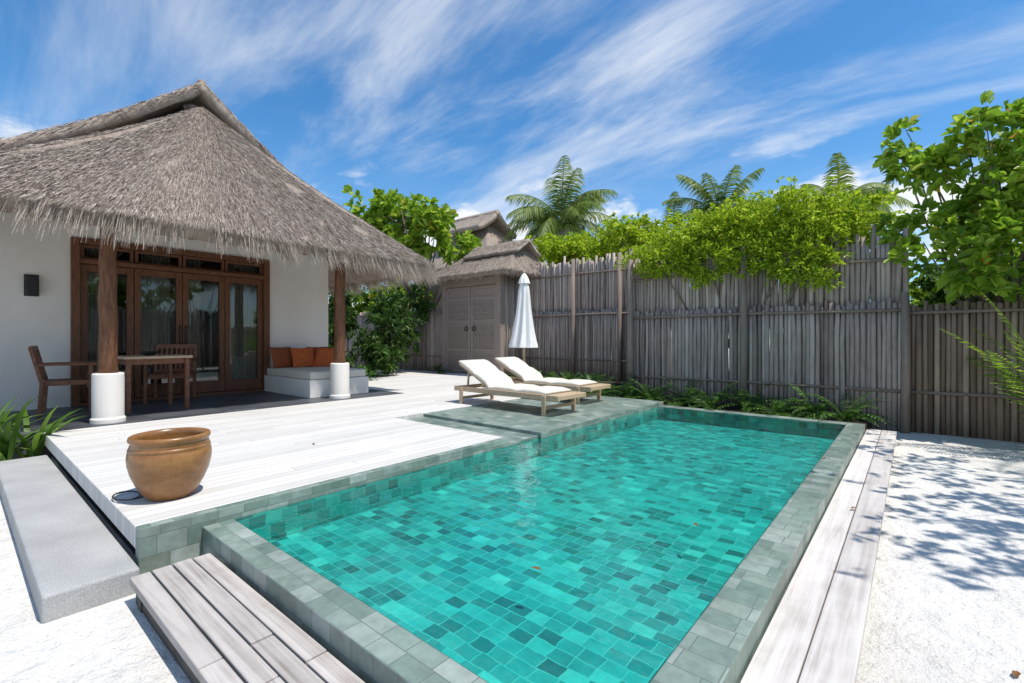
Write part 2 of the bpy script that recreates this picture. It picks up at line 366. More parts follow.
for i in range(4):
    a=1.22+i*W+.004; b=a+W-.008; d=MB(); s=.085
    d.box((-9.44,a,.055),(-9.37,a+s,dt)); d.box((-9.44,b-s,.055),(-9.37,b,dt)); d.box((-9.437,a+s,.055),(-9.373,b-s,.055+.2)); d.box((-9.437,a+s,dt-.1),(-9.373,b-s,dt))
    do=mk('door',d,M['darkwood'],villa,bevel=.006)
    g=MB(); g.box((-9.410,a+s,.255),(-9.402,b-s,dt-.1)); mk('door_glass',g,M['glass'],do)
    if i in(1,2):
        h=MB(); yy=b-s/2 if i==1 else a+s/2; h.tube([(-9.365,yy,.9),(-9.33,yy,.92),(-9.33,yy,1.18),(-9.365,yy,1.2)],.012,6); mk('handle',h,M['black'],do)
for i in range(4):
    a=1.22+i*W; b=a+W; d=MB(); d.box((-9.44,a+.01,2.175),(-9.38,a+.05,2.385)); d.box((-9.44,b-.05,2.175),(-9.38,b-.01,2.385)); d.box((-9.437,a+.05,2.345),(-9.383,b-.05,2.385)); d.box((-9.437,a+.05,2.175),(-9.383,b-.05,2.205))
    wo=mk('window',d,M['darkwood'],villa); g=MB(); g.box((-9.412,a+.05,2.205),(-9.404,b-.05,2.345)); mk('window_glass',g,M['glass'],wo)
def curtain(ya,yb):
    c=MB(); n=60; vs=[];fs=[]
    for k in range(n+1):
        y=ya+(yb-ya)*k/n; x=-9.62+.03*math.sin(k*1.15)+.01*math.sin(k*2.7)
        vs+=[(x,y,.02),(x+.01*math.sin(k),y,2.4)]
    for k in range(n): fs.append((2*k,2*k+2,2*k+3,2*k+1))
    c.add(vs,fs); mk('curtain',c,M['curtain'],villa,smooth=True)
curtain(1.22,1.62); curtain(2.0,2.40); curtain(2.62,2.85); curtain(3.30,3.8)
mb=MB(); mb.box((-9.349,.66,1.60),(-9.25,.78,1.86)); mb.box((-9.349,.645,1.58),(-9.33,.795,1.88)); mk('wall_lamp',mb,M['black'],villa,bevel=.01)
for cy,sd in ((1.2,1),(4.17,2)):
    rr=random.Random(sd)
    pts=[(-7.27+rr.uniform(-.008,.008),cy+rr.uniform(-.008,.008),.5+k*.235) for k in range(9)]
    rad=[.098-.0025*k+rr.uniform(-.003,.003) for k in range(9)]
    c=MB().tube(pts,rad,16); co=mk('column',c,M['log'],villa,smooth=True)
    b=MB().rev([(0,0),(.165,0),(.165,.05),(.15,.07),(.15,.57),(.14,.585),(0,.585)],(-7.27,cy,.003),36); mk('column_base',b,M['plaster'],co,bevel=.004)

def bl(pts_l,L,W_,dirs):
    n=len(pts_l); P=np.asarray(pts_l); D=np.asarray(dirs,float); D/=np.linalg.norm(D,axis=1,keepdims=True)
    r=rng.normal(size=(n,3)); Sd=np.cross(D,r); Sd/=np.linalg.norm(Sd,axis=1,keepdims=True)
    W2=(np.asarray(W_)/2)[:,None]; LL=np.asarray(L)[:,None]
    v=np.stack([P-Sd*W2,P+Sd*W2,P+D*LL+Sd*W2*.3,P+D*LL-Sd*W2*.3],1).reshape(-1,3)
    f=[(4*i,4*i+1,4*i+2,4*i+3) for i in range(n)]
    return v,f
def roof_face(e0,e1,t0,t1,nu=60,nv=30,sag=.1,noise=.02,seed=1):
    e0,e1,t0,t1=[np.array(a,float) for a in (e0,e1,t0,t1)]
    r=np.random.default_rng(seed)
    nrm=np.cross(e1-e0,(t0+t1)/2-(e0+e1)/2); nrm/=np.linalg.norm(nrm)
    if nrm[2]<0: nrm=-nrm
    ul=np.linalg.norm(e1-e0); vl=np.linalg.norm((t0+t1)/2-(e0+e1)/2); eu=(e1-e0)/ul
    g=r.normal(size=(nu+1,nv+1)); 
    for _ in range(2): g=(g+np.roll(g,1,0)+np.roll(g,-1,0)+np.roll(g,1,1)+np.roll(g,-1,1))/5
    vs=[];uv=[]
    for i in range(nu+1):
        for jj in range(nv+1):
            u,v=i/nu,jj/nv; p=(e0*(1-u)+e1*u)*(1-v)+(t0*(1-u)+t1*u)*v
            p=p+nrm*(g[i,jj]*noise*2*(0.3 if (i in(0,nu) or jj==nv) else 1)-sag*math.sin(math.pi*v))
            vs.append(tuple(p)); uv.append((float(np.dot(p-e0,eu))+seed*7,v*vl))
    fs=[(i*(nv+1)+jj,(i+1)*(nv+1)+jj,(i+1)*(nv+1)+jj+1,i*(nv+1)+jj+1) for i in range(nu) for jj in range(nv)]
    a=np.cross(np.array(vs[fs[0][1]])-np.array(vs[fs[0][0]]),np.array(vs[fs[0][3]])-np.array(vs[fs[0][0]]))
    if a[2]<0: fs=[tuple(reversed(f)) for f in fs]
    return vs,fs,uv,(e0,e1,t0,t1,nrm,sag)
def straw_on(face,n,Lr=(.05,.14),Wr=(.004,.009),lf=.09):
    e0,e1,t0,t1,nrm,sag=face
    wtop=np.linalg.norm(t1-t0)/max(np.linalg.norm(e1-e0),1e-6)
    nc=max(20,n//26)
    v=rng.random(nc*3); u=rng.random(nc*3); keep=rng.random(nc*3)<(1-v*(1-wtop)); u=u[keep][:nc]; v=v[keep][:nc]; nc=len(u)
    idx=rng.integers(0,nc,n); ul=np.linalg.norm(e1-e0)
    half=rng.random(n)<.6
    uu=u[idx]+rng.normal(size=n)*.045/ul/np.maximum(.15,(1-v[idx]*(1-wtop))); vv_=v[idx]+rng.normal(size=n)*.012
    m2=int(half.sum()); r2=rng.random(m2); q2=rng.random(m2)
    r2=1-np.sqrt(1-r2*(1-wtop**2)) if wtop<.99 else r2
    uu[half]=q2; vv_[half]=np.clip(r2,0,1)
    ok=(uu>=0)&(uu<=1)&(vv_>=0)&(vv_<=1); uu=uu[ok]; vv_=vv_[ok]; hh_=half[ok]; ix=idx[ok]; n=len(uu)
    u_,v_=uu[:,None],vv_[:,None]
    tl=rng.uniform(0,lf,nc)[ix]; tl[hh_]=rng.uniform(-.02,.05,int(hh_.sum()))
    sw=(rng.normal(size=nc)*.08)[ix]; sw[hh_]=0
    P=(e0*(1-u_)+e1*u_)*(1-v_)+(t0*(1-u_)+t1*u_)*v_ + nrm*(.014+rng.uniform(0,.012,(n,1))-sag*np.sin(np.pi*v_))
    dn=(e0*(1-u_)+e1*u_)-(t0*(1-u_)+t1*u_); dn/=np.linalg.norm(dn,axis=1,keepdims=True)
    eu=(e1-e0)/ul
    D=dn+nrm*tl[:,None]+eu*sw[:,None]+rng.normal(size=(n,3))*.05
    return bl(P,rng.uniform(*Lr,n),rng.uniform(*Wr,n),D)
def fringe(face,per_m,Lr=(.15,.42),back=.12,drop=.6):
    e0,e1,t0,t1,nrm,sag=face; ul=np.linalg.norm(e1-e0); n=int(ul*per_m)
    nc=int(ul*16); cu=rng.random(nc); cl=rng.uniform(.6,1.25,nc); idx=rng.integers(0,nc,n)
    u=np.clip(cu[idx]+rng.normal(size=n)*.03/ul*1.6,0,1)[:,None]; E=e0*(1-u)+e1*u; T=t0*(1-u)+t1*u
    dn=E-T; dn/=np.linalg.norm(dn,axis=1,keepdims=True)
    off=rng.random((n,1)); P=E-dn*back*off-nrm*rng.random((n,1))*.16+nrm*.015
    D=dn*(1-drop)+np.array([0,0,-1.])*drop+rng.normal(size=(n,3))*.08
    return bl(P,rng.uniform(*Lr,n)*cl[idx],rng.uniform(.004,.010,n),D)
def build_roof(parent,name,faces,dens=(900,),per_m=420,fr=(0,),solid=.2,nuv=(60,30),fl=(.15,.42),sag=.1):
    mbr=MB(); UV=[]; info=[]
    for k,(a,b,c,d) in enumerate(faces):
        vs,fs,uv,inf=roof_face(a,b,c,d,nuv[0],nuv[1],sag=sag,seed=k+1); mbr.add(vs,fs); UV+=uv; info.append(inf)
    ro=mk(name,mbr,M['thatch'],parent,smooth=True,uv=UV,solid=solid)
    def emit(lst,nm,mat):
        if not lst: return
        vv=[];ff=[];b=0
        for v,f in lst: vv.append(v); ff+=[tuple(i+b for i in q) for q in f]; b+=len(v)
        m=MB(); m.v=[tuple(x) for x in np.concatenate(vv)]; m.f=ff
        mk(nm,m,mat,ro,uv=np.zeros((len(m.v),2)))
    A_=[];B__=[]
    for k,inf in enumerate(info):
        e0,e1,t0,t1,_,_=inf
        area=(np.linalg.norm(e1-e0)+np.linalg.norm(t1-t0))/2*np.linalg.norm((t0+t1)/2-(e0+e1)/2)
        nn=int(area*dens[min(k,len(dens)-1)])
        if nn>20: A_.append(straw_on(inf,nn))
        if k in fr: B__.append(fringe(inf,per_m,fl))
    emit(A_,'straw_cover',M['straw']); emit(B__,'straw_fringe',M['straw_eave'])
    return ro
A=(-9.08,2.7,4.86); E1=(-6.70,5.74,2.34); E0=(-6.70,-.45,2.40); F1=(-14.6,5.74,2.34); F0=(-14.6,-.45,2.40); B_=(-12.2,2.7,4.86)
build_roof(villa,'roof',[(E0,E1,A,A),(E1,F1,A,B_),(F0,E0,B_,A),(F1,F0,B_,B_)],dens=(5600,300,900,0),per_m=1100,fr=(0,1,2),fl=(.12,.34))
rz,ry,sl_=5.27,2.5,.735; ft=rz-sl_*ry
R0=(-9.0,2.7,rz); R1=(-13,2.7,rz)
cap=build_roof(villa,'gable_roof',[((-9.0,2.7+ry,ft),(-13,2.7+ry,ft),R0,R1),((-13,2.7-ry,ft),(-9.0,2.7-ry,ft),R1,R0)],dens=(500,),per_m=300,fr=(0,1),solid=.15,nuv=(30,20),fl=(.08,.2),sag=.07)
P=[];D=[]
for s in (-1,1):
    for k in range(1800):
        q=random.random(); P.append((-9.0+random.uniform(-.05,.01),2.7+s*ry*q,rz-sl_*ry*q-.055*math.sin(math.pi*(1-q))-random.uniform(0.01,.13))); D.append((random.uniform(-.1,.25),s*.8,-.65+random.uniform(-.15,.12)))
v,f=bl(P,rng.uniform(.05,.14,len(P)),rng.uniform(.005,.010,len(P)),D); m=MB(); m.v=[tuple(x) for x in v]; m.f=f
mk('verge_straw',m,M['straw'],cap)
mb=MB(); mb.tube([(-9.03,2.7,rz-.03),(-11,2.7,rz-.02),(-12.97,2.7,rz-.03)],.065,10); mk('ridge_roll',mb,M['thatch'],cap,smooth=True)
mb=MB(); mb.add([(-9.35,.6,3.0),(-9.35,4.8,3.0),(-9.35,2.7,5.0)],[(0,1,2)]); mk('gable_wall',mb,M['joist'],villa)

# ---------------- daybed ----------------
db=thing('daybed','built-in white daybed with pale mattress and orange cushions by wall','daybed',(-8.4,4.4,.004))
mb=MB(); mb.box((-9.32,3.80,.004),(-7.55,4.90,.30)); mk('base',mb,M['plaster'],db,bevel=.01)
mb=MB(); mb.box((-9.29,3.83,.30),(-7.58,4.87,.44)); mk('mattress',mb,M['cushion'],db,bevel=.035,bseg=4)
def pillow(w,h,t_,M4,name,mat,label):
    m=MB(); n=12; vs=[];fs=[]
    for sgn in (1,-1):
        for i in range(n+1):
            for j_ in range(n+1):
                x=i/n*2-1; y=j_/n*2-1
                k=((1-x**4)*(1-y**4))**.5; pinch=1-.10*(1-abs(x*y))*(abs(x)**3+abs(y)**3)/2
                vs.append(M4@Vector((x*w/2*pinch,y*h/2*pinch,sgn*t_/2*k)))
    N=(n+1)**2
    for b0 in(0,N):
        for i in range(n):
            for j_ in range(n):
                q=(b0+i*(n+1)+j_,b0+(i+1)*(n+1)+j_,b0+(i+1)*(n+1)+j_+1,b0+i*(n+1)+j_+1); fs.append(q if b0==0 else tuple(reversed(q)))
    m.add(vs,fs); o=mk(name,m,mat,smooth=True); o['label']=label; o['category']='cushion'; return o
for k,(x,y,c,lb,tilt,yaw) in enumerate([(-9.12,4.05,'brownf','square rust brown cushion leaning on white wall',72,8),(-8.95,4.37,'orange','square burnt orange cushion on daybed mattress',60,-8),(-9.02,4.70,'brownf','square rust brown cushion leaning on white wall',70,-20),(-8.66,4.68,'orange','square burnt orange cushion on daybed mattress',58,-50)]):
    m4=Matrix.Translation((x,y,.44+.19))@Matrix.Rotation(math.radians(yaw),4,'Z')@Matrix.Rotation(math.radians(tilt),4,'Y')
    o=pillow(.42,.42,.14,m4,'cushion',M[c],lb); o['group']='cushions on the daybed'

# ---------------- table, chairs ----------------
tb=thing('dining_table','square pale topped wooden table on shaded terrace','table',(-8.22,1.82,.004),.05)
mb=MB(); mb.box((-.39,-.39,.715),(.39,.39,.75)); mk('table_top',mb,M['teak'],tb,world=False,bevel=.006)
mb=MB(); mb.box((-.33,-.33,.64),(.33,-.305,.714)); mb.box((-.33,.305,.64),(.33,.33,.714)); mb.box((-.33,-.305,.64),(-.305,.305,.714)); mb.box((.305,-.305,.64),(.33,.305,.714)); mk('apron',mb,M['chairwood'],tb,world=False)
for sx in(-1,1):
    for sy in(-1,1):
        mb=MB(); mb.box((sx*.335-.025,sy*.335-.025,0),(sx*.335+.025,sy*.335+.025,.714)); mk('leg',mb,M['chairwood'],tb,world=False,bevel=.004)
ch=thing('armchair','slatted reddish brown wooden armchair beside terrace table','chair',(-8.66,1.02,.004),math.radians(80),'wooden armchairs on the terrace')
mb=MB()
for k in range(7): mb.box((-.22+k*.065,-.24,.42),(-.165+k*.065,.24,.44))
mb.box((-.24,-.262,.38),(.25,-.242,.44)); mb.box((-.24,.242,.38),(.25,.262,.44)); mb.box((.23,-.24,.37),(.25,.24,.418))
mk('seat',mb,M['chairwood'],ch,world=False,bevel=.003)
mb=MB()
for k in range(7): mb.beam((-.245,-.20+k*.067,.48),(-.335,-.20+k*.067,.84),.035,.012,(1,0,0))
mb.beam((-.335,-.27,.86),(-.335,.27,.86),.03,.07); mb.beam((-.245,-.25,.47),(-.245,.25,.47),.025,.05)
mk('backrest',mb,M['chairwood'],ch,world=False,bevel=.003)
for sy in(-1,1):
    mb=MB(); mb.beam((.23,sy*.265,0),(.23,sy*.265,.64),.045,.04); mk('leg',mb,M['chairwood'],ch,world=False,bevel=.003)
    mb=MB(); mb.beam((-.26,sy*.265,0),(-.235,sy*.265,.42),.045,.04); mb.beam((-.235,sy*.265,.42),(-.34,sy*.265,.88),.045,.04); mk('leg',mb,M['chairwood'],ch,world=False,bevel=.003)
    mb=MB(); mb.beam((-.30,sy*.275,.65),(.29,sy*.275,.65),.06,.025); mk('armrest',mb,M['chairwood'],ch,world=False,bevel=.004)
copy_thing(ch,(-8.98,2.25,.004),math.radians(-28))
mb=MB().rev([(0,.0),(.05,.0),(.1,.04),(.11,.06),(.1,.058),(.05,.012),(0,.01)],(-8.2,1.8,.755),24); mk('bowl',mb,M['black'],smooth=True,label='small dark bowl on wooden table',category='bowl')

# ---------------- loungers ----------------
zpl=-.011
lg=thing('sun_lounger','teak sun lounger with cream cushion and raised back on tiled platform','sun lounger',(-4.42,5.32,zpl),math.radians(-2),'sun loungers by the pool')
mb=MB(); zt=.27
for s in(-1,1): mb.box((-1.0,s*.30-.02,zt-.07),(1.0,s*.30+.02,zt))
mb.box((.97,-.279,zt-.06),(1.0,.279,zt-.003)); mb.box((-1.0,-.279,zt-.06),(-.97,.279,zt-.003))
for k in range(15): mb.box((-.22+k*.08,-.278,zt-.022),(-.16+k*.08,.278,zt-.004))
mk('frame',mb,M['teak'],lg,world=False,bevel=.004)
for x in(-.82,.78):
    for s in(-1,1):
        mb=MB(); mb.box((x-.03,s*.335-.014,0),(x+.03,s*.335+.014,zt-.01)); mk('leg',mb,M['teak'],lg,world=False,bevel=.004)
    mb=MB(); mb.beam((x,-.32,.1),(x,.32,.1),.03,.04); mk('stretcher',mb,M['teak'],lg,world=False)
ang=math.radians(27); hx=-.28; L=.74; hz=zt+.005
mb=MB()
tip=(hx-L*math.cos(ang),hz+L*math.sin(ang))
for s in(-1,1): mb.beam((hx,s*.25,hz),(tip[0],s*.25,tip[1]),.035,.03)
for k in range(9):
    q=(k+.5)/9; mb.beam((hx-L*q*math.cos(ang),-.26,hz+L*q*math.sin(ang)+.02),(hx-L*q*math.cos(ang),.26,hz+L*q*math.sin(ang)+.02),.055,.012)
mb.beam((tip[0]+.15,-.2,tip[1]-.08),(tip[0]+.12,-.2,zt-.05),.025,.025); mb.beam((tip[0]+.15,.2,tip[1]-.08),(tip[0]+.12,.2,zt-.05),.025,.025)
mk('backrest',mb,M['teak'],lg,world=False,bevel=.003)
mb=MB(); th=.05
path=[(.78-i*(.78-hx)/8,zt+.002) for i in range(9)]+[(hx-L*1.0*q/8*math.cos(ang),zt+.035+L*q/8*math.sin(ang)) for q in range(1,9)]
vs=[]
for i,(x,z) in enumerate(path):
    e=th*(.55 if i in(0,len(path)-1) else (.6 if i in(4,8,12) else 1))
    ux,uz=(0,1) if i<9 else (math.sin(ang),math.cos(ang))
    for y,kk in ((-.29,.0),(-.285,.7),(-.26,1),(0,1.06),(.26,1),(.285,.7),(.29,0)): vs.append((x+ux*e*kk,y,z+uz*e*kk))
    vs.append((x,0,z))
fs=[]
for i in range(len(path)-1):
    for k in range(8): fs.append((i*8+k,(i+1)*8+k,(i+1)*8+(k+1)%8,i*8+(k+1)%8))
fs.append(tuple(range(8))); fs.append(tuple(reversed([ (len(path)-1)*8+k for k in range(8)])))
mb.add(vs,fs); mk('cushion',mb,M['cushion'],lg,world=False,smooth=True)
copy_thing(lg,(-4.70,6.50,zpl),math.radians(1.5))

# ---------------- umbrella ----------------
ux,uy=-5.63,7.02
um=thing('parasol','closed white canvas parasol standing on the deck behind loungers','parasol',(ux,uy,0))
mb=MB().tube([(ux,uy,.04),(ux,uy,2.22)],.022,12); mk('pole',mb,M['teak'],um,smooth=True)
mb=MB().rev([(0,0),(.26,0),(.26,.05),(.22,.07),(.05,.075),(.04,.25),(0,.25)],(ux,uy,.002),28); mk('base',mb,M['granite'],um,bevel=.006)
prof=[(.015,2.19),(.045,2.14),(.075,2.03),(.095,1.90),(.105,1.75),(.118,1.55),(.145,1.35),(.175,1.15),(.21,.97),(.24,.86),(.245,.82)]
def wave(th,i): 
    k=min(1,i/5); return 1+k*(.20*math.cos(8*th+.35*i)+.10*math.sin(3*th+1+.2*i))
mb=MB().rev(prof,(ux,uy,0),96,wave); c=mk('canopy',mb,M['umb'],um,smooth=True)
mb=MB().rev([(.01,2.235),(.04,2.20),(.08,2.12),(.10,2.05),(.105,2.03)],(ux,uy,0),64,lambda th,i:1+.10*math.cos(8*th)); mk('canopy_cap',mb,M['umb'],um,smooth=True)
mb=MB().rev([(0,2.225),(.02,2.23),(.022,2.25),(.012,2.275),(0,2.28)],(ux,uy,0),16); mk('finial',mb,M['teak'],um,smooth=True)

# ---------------- pot ----------------
px,py=-3.60,.90
pt=thing('clay_pot','large round glazed brown clay pot standing on white deck','pot',(px,py,.001))
prof=[(0,.0),(.120,.0),(.128,.006),(.152,.04),(.182,.09),(.208,.15),(.223,.21),(.226,.25),(.221,.285),(.216,.292),(.221,.298),(.216,.308),(.207,.315),(.212,.321),(.206,.330),(.207,.338),(.217,.345),(.220,.358),(.216,.371),(.205,.376),(.190,.370),(.184,.345),(.190,.30),(.195,.24),(.17,.12),(.12,.05),(0,.045)]
prof=[(r*.985,z*1.05) for r,z in prof]
mb=MB().rev(prof,(px,py,.001),72); mk('pot_body',mb,M['clay'],pt,smooth=True)
pts=[]
for k in range(22):
    a=k*.42; r=.055+.004*k; pts.append((-3.62-.13+r*math.cos(a)*1.3,.72+r*math.sin(a)*.8,.006+.0012*k))
mb=MB().tube(pts,.0045,6); mk('cable',mb,M['black'],smooth=True,label='thin dark coiled cable on the deck beside clay pot',category='cable')

# ---------------- fence ----------------
def slats(mb,x0,x1,y,z0,z1,r=(.026,.038),jz=.06,axis='x',pk=1.9):
    x=x0
    while x<x1:
        rr=random.uniform(*r); h=z1+random.gauss(0,jz); dx=random.gauss(0,.005); dy=random.gauss(0,.008)
        if axis=='x': p=[(x+random.gauss(0,.003),y+dy,z0),(x+dx,y+dy*2,z0+(h-z0)*.35),(x-dx*.6,y+dy*1.2,z0+(h-z0)*.7),(x+dx*1.6,y-dy,h)]
        else: p=[(y+dy,x,z0),(y+dy*2,x+dx,(z0+h)/2),(y-dy,x+dx*2,h)]
        mb.tube(p,[rr,rr*.98,rr*.95,rr*.88][:len(p)],8); x+=rr*pk
def fence(name_label,x0,x1,y,zg,zmid,ztop,posts,upper=True,mat='pole'):
    f=thing('fence',name_label,'fence',((x0+x1)/2,y,zg))
    mb=MB(); slats(mb,x0,x1,y,zg,zmid,jz=.025); slats(mb,x0,x1,y+.06,zg,zmid-.06,jz=.02)
    if upper: slats(mb,x0,x1,y+.11,zmid-.35,ztop,jz=.065); slats(mb,x0,x1,y+.17,zmid-.3,ztop-.08,jz=.065)
    mk('slats',mb,M[mat],f,smooth=True)
    zs=[zg+.55,zmid-.12]+([ztop-.35] if upper else [])
    for z in zs:
        mb=MB(); yy=y-.05 if z<zmid else y+.06
        mb.tube([(x0,yy,z),((x0+x1)/2,yy,z+.015),(x1,yy,z)],.022,7)
        mk('rail',mb,M['rail'],f,smooth=True)
    for p in posts:
        tp=(ztop if upper else zmid)+.03
        if p==-.08: tp=zmid+.12
        mb=MB(); r=.055; mb.tube([(p,y-.09,zg),(p+.01,y-.095,(zg+zmid)/2),(p,y-.09,tp)],[r,r*.95,r*.85],10); mk('post',mb,M['rail'],f,smooth=True)
    return f
fence('tall weathered grey driftwood pole fence behind the pool',-4.1,-.06,8.4,-.28,1.5,2.45,(-4.08,-2.1,-.08))
fence('low brown wooden slat fence beside white sand',-.04,5.5,8.46,-.28,1.46,1.5,(2.2,4.4),upper=False,mat='bpole')
fence('weathered grey pole fence next to wooden gate',-8.3,-4.1,10.3,-.1,1.7,2.98,(-6.6,-5.3))
fence('weathered pole fence behind dark green shrubs',-19,-10.75,9.5,-.1,1.9,2.2,(-13,-11.5),upper=False)
f=thing('fence','short return panel of grey pole fence','fence',(-4.15,9.4,-.28)); mb=MB(); slats(mb,8.5,10.3,-4.15,-.28,2.6,axis='y'); mk('slats',mb,M['pole'],f,smooth=True)
f=thing('fence','weathered pole fence enclosing the sandy courtyard','fence',(5.5,3,-.28)); mb=MB(); slats(mb,-7,8.4,5.5,-.28,2.2,axis='y',r=(.03,.045)); mk('slats',mb,M['pole'],f,smooth=True)

# ---------------- gatehouse ----------------
gt=thing('gatehouse','small thatched gatehouse with weathered double wooden gate','gatehouse',(-9.45,10,-.1))
def gdoor(a,b,label=None):
    d=MB(); y=9.4; d.box((a,y,0),(b,y+.05,2.45))
    d.box((a,y-.02,0.02),(a+.09,y,2.43)); d.box((b-.09,y-.02,.02),(b,y,2.43))
    for z in (.02,.62,1.42,2.05,2.34): d.box((a+.09,y-.02,z),(b-.09,y,z+.09))
    for z0,z1 in((.13,.60),(.73,1.40),(1.53,2.03)):
        n=int((z1-z0)/.045)
        for k in range(n): d.box((a+.10,y-.013,z0+k*.045),(b-.10,y,z0+k*.045+.024))
    for z in (1.70,1.90,1.05):
        for k in range(5):
            x=a+.16+k*(b-a-.32)/4; r=.045
            d.add([(x-r,y-.03,z),(x,y-.03,z-r),(x+r,y-.03,z),(x,y-.03,z+r),(x-r,y-.012,z),(x,y-.012,z-r),(x+r,y-.012,z),(x,y-.012,z+r)],[(0,1,2,3),(0,4,5,1),(1,5,6,2),(2,6,7,3),(3,7,4,0)])
    return mk('gate_door',d,M['gatewood'],gt,bevel=.003)
d1=gdoor(-10.45,-9.46); d2=gdoor(-9.44,-8.48)
for d_,x in((d1,-9.60),(d2,-9.30)):
    h=MB(); n=14
    pts=[(x+.06*math.cos(2*math.pi*k/n),9.362,1.26+.06*math.sin(2*math.pi*k/n)) for k in range(n+1)]
    h.tube(pts,.012,6,False)
    mk('ring_handle',h,M['black'],d_)
mb=MB(); mb.box((-10.62,9.36,-.1),(-10.46,9.52,2.75)); mb.box((-8.47,9.36,-.1),(-8.31,9.52,2.75)); mb.box((-10.46,9.37,2.46),(-8.47,9.5,2.66)); mb.box((-10.46,9.36,-.1),(-8.47,9.6,-.002))
mk('gate_frame',mb,M['gatewood'],gt,bevel=.006)
for yy in(-8.36,-10.6):
    mb=MB(); slats(mb,9.53,10.9,yy,-.1,2.68,axis='y',jz=.02); mk('side_wall',mb,M['pole'],gt,smooth=True)
a=(-11.0,8.95,2.74); b=(-7.75,8.95,2.74); c=(-7.75,11.4,2.74); d=(-11.0,11.4,2.74); r0=(-10.0,10.2,3.66); r1=(-8.35,10.2,3.66)
build_roof(gt,'roof',[(a,b,r0,r1),(b,c,r1,r1),(c,d,r1,r0),(d,a,r0,r0)],dens=(1500,1500,0,200),per_m=400,fr=(0,1,3),solid=.14,nuv=(30,14),fl=(.06,.15),sag=.05)
gr0=(-10.05,10.2,3.72); gr1=(-8.0,10.2,3.72)
build_roof(gt,'gable_roof',[((-10.05,9.65,3.34),(-8.0,9.65,3.34),gr0,gr1),((-8.0,10.75,3.34),(-10.05,10.75,3.34),gr1,gr0)],dens=(1200,),per_m=150,fr=(),solid=.08,nuv=(20,8),sag=.02)
hut=thing('hut','distant hut with dark thatched gable roof behind trees','hut',(-14.2,14.2,-.28))
mb=MB(); mb.box((-16.4,13,-.28),(-12.4,17,3.7)); mk('wall',mb,M['gatewood'],hut)
a=(-17.0,12.4,3.7); b=(-11.6,12.4,3.7); c=(-11.6,17.5,3.7); d=(-17,17.5,3.7); r0=(-15.0,14.5,5.9); r1=(-13.6,14.5,5.9)
build_roof(hut,'roof',[(a,b,r0,r1),(b,c,r1,r1),(c,d,r1,r0),(d,a,r0,r0)],dens=(150,),per_m=100,fr=(0,1),solid=.2,nuv=(30,14))
g0=(-15.3,14.4,6.25); g1=(-12.9,14.4,6.25)
build_roof(hut,'gable_roof',[((-15.3,13.2,5.4),(-12.9,13.2,5.4),g0,g1),((-12.9,15.6,5.4),(-15.3,15.6,5.4),g1,g0)],dens=(150,),per_m=60,fr=(),solid=.2,nuv=(20,8))

# ---------------- foliage ----------------
def leaves_mesh(P,D,L,Wd,fold=.25):
    n=len(P); D=D/np.linalg.norm(D,axis=1,keepdims=True)
    r=rng.normal(size=(n,3))*.6+np.array([0,0,1.0]); Sd=np.cross(D,r); Sd/=np.linalg.norm(Sd,axis=1,keepdims=True)
    N=np.cross(Sd,D); L=L[:,None]; Wd=Wd[:,None]
    dr=np.array([0,0,-1.])*L*.18
    return np.stack([P,P+D*L*.35+Sd*Wd*.42+N*Wd*fold*.8,P+D*L*.7+Sd*Wd*.42+N*Wd*fold+dr*.4,P+D*L+dr,P+D*L*.7-Sd*Wd*.42+N*Wd*fold+dr*.4,P+D*L*.35-Sd*Wd*.42+N*Wd*fold*.8],1).reshape(-1,3)
def leaf_obj(name,P,D,L,Wd,mat,parent=None,**pr):
    v=leaves_mesh(P,D,L,Wd); n=len(P); m=MB(); m.v=[tuple(x) for x in v.tolist()]
    m.f=[]
    for i in range(n): 
        b=6*i; m.f+= [(b,b+1,b+2,b+3),(b,b+3,b+4,b+5)]
    return mk(name,m,mat,parent,uv=np.zeros((len(m.v),2)),**pr)
def rosettes(ells,ntips,per=10,L=(.10,.17),asp=.5,up=.5,clump=.35):
    vol=np.array([e[3]*e[4]*e[5] for e in ells])**.75; vol/=vol.sum(); T=[];N=[]
    for e,w_ in zip(ells,vol):
        k=max(6,int(ntips*w_)); nc=max(5,k//9)
        d=rng.normal(size=(nc,3)); d/=np.linalg.norm(d,axis=1,keepdims=True); rad=rng.uniform(.45,1.0,(nc,1))**.6
        cc=d*rad; idx=rng.integers(0,nc,k)
        p=cc[idx]+rng.normal(size=(k,3))*clump*.55
        nn=p/np.maximum(np.linalg.norm(p,axis=1,keepdims=True),.2)
        T.append(np.array(e[:3])+p*np.array(e[3:])); N.append(nn)
    T=np.concatenate(T); N=np.concatenate(N)
    n=len(T); P=np.repeat(T,per,0)+rng.normal(size=(n*per,3))*.02
    D=np.repeat(N,per,0)*.7+rng.normal(size=(n*per,3))*.75+np.array([0,0,up*.5])
    Ls=rng.uniform(*L,n*per)*np.repeat(rng.uniform(.75,1.2,n),per); return T,P,D,Ls,Ls*asp*rng.uniform(.8,1.15,n*per)
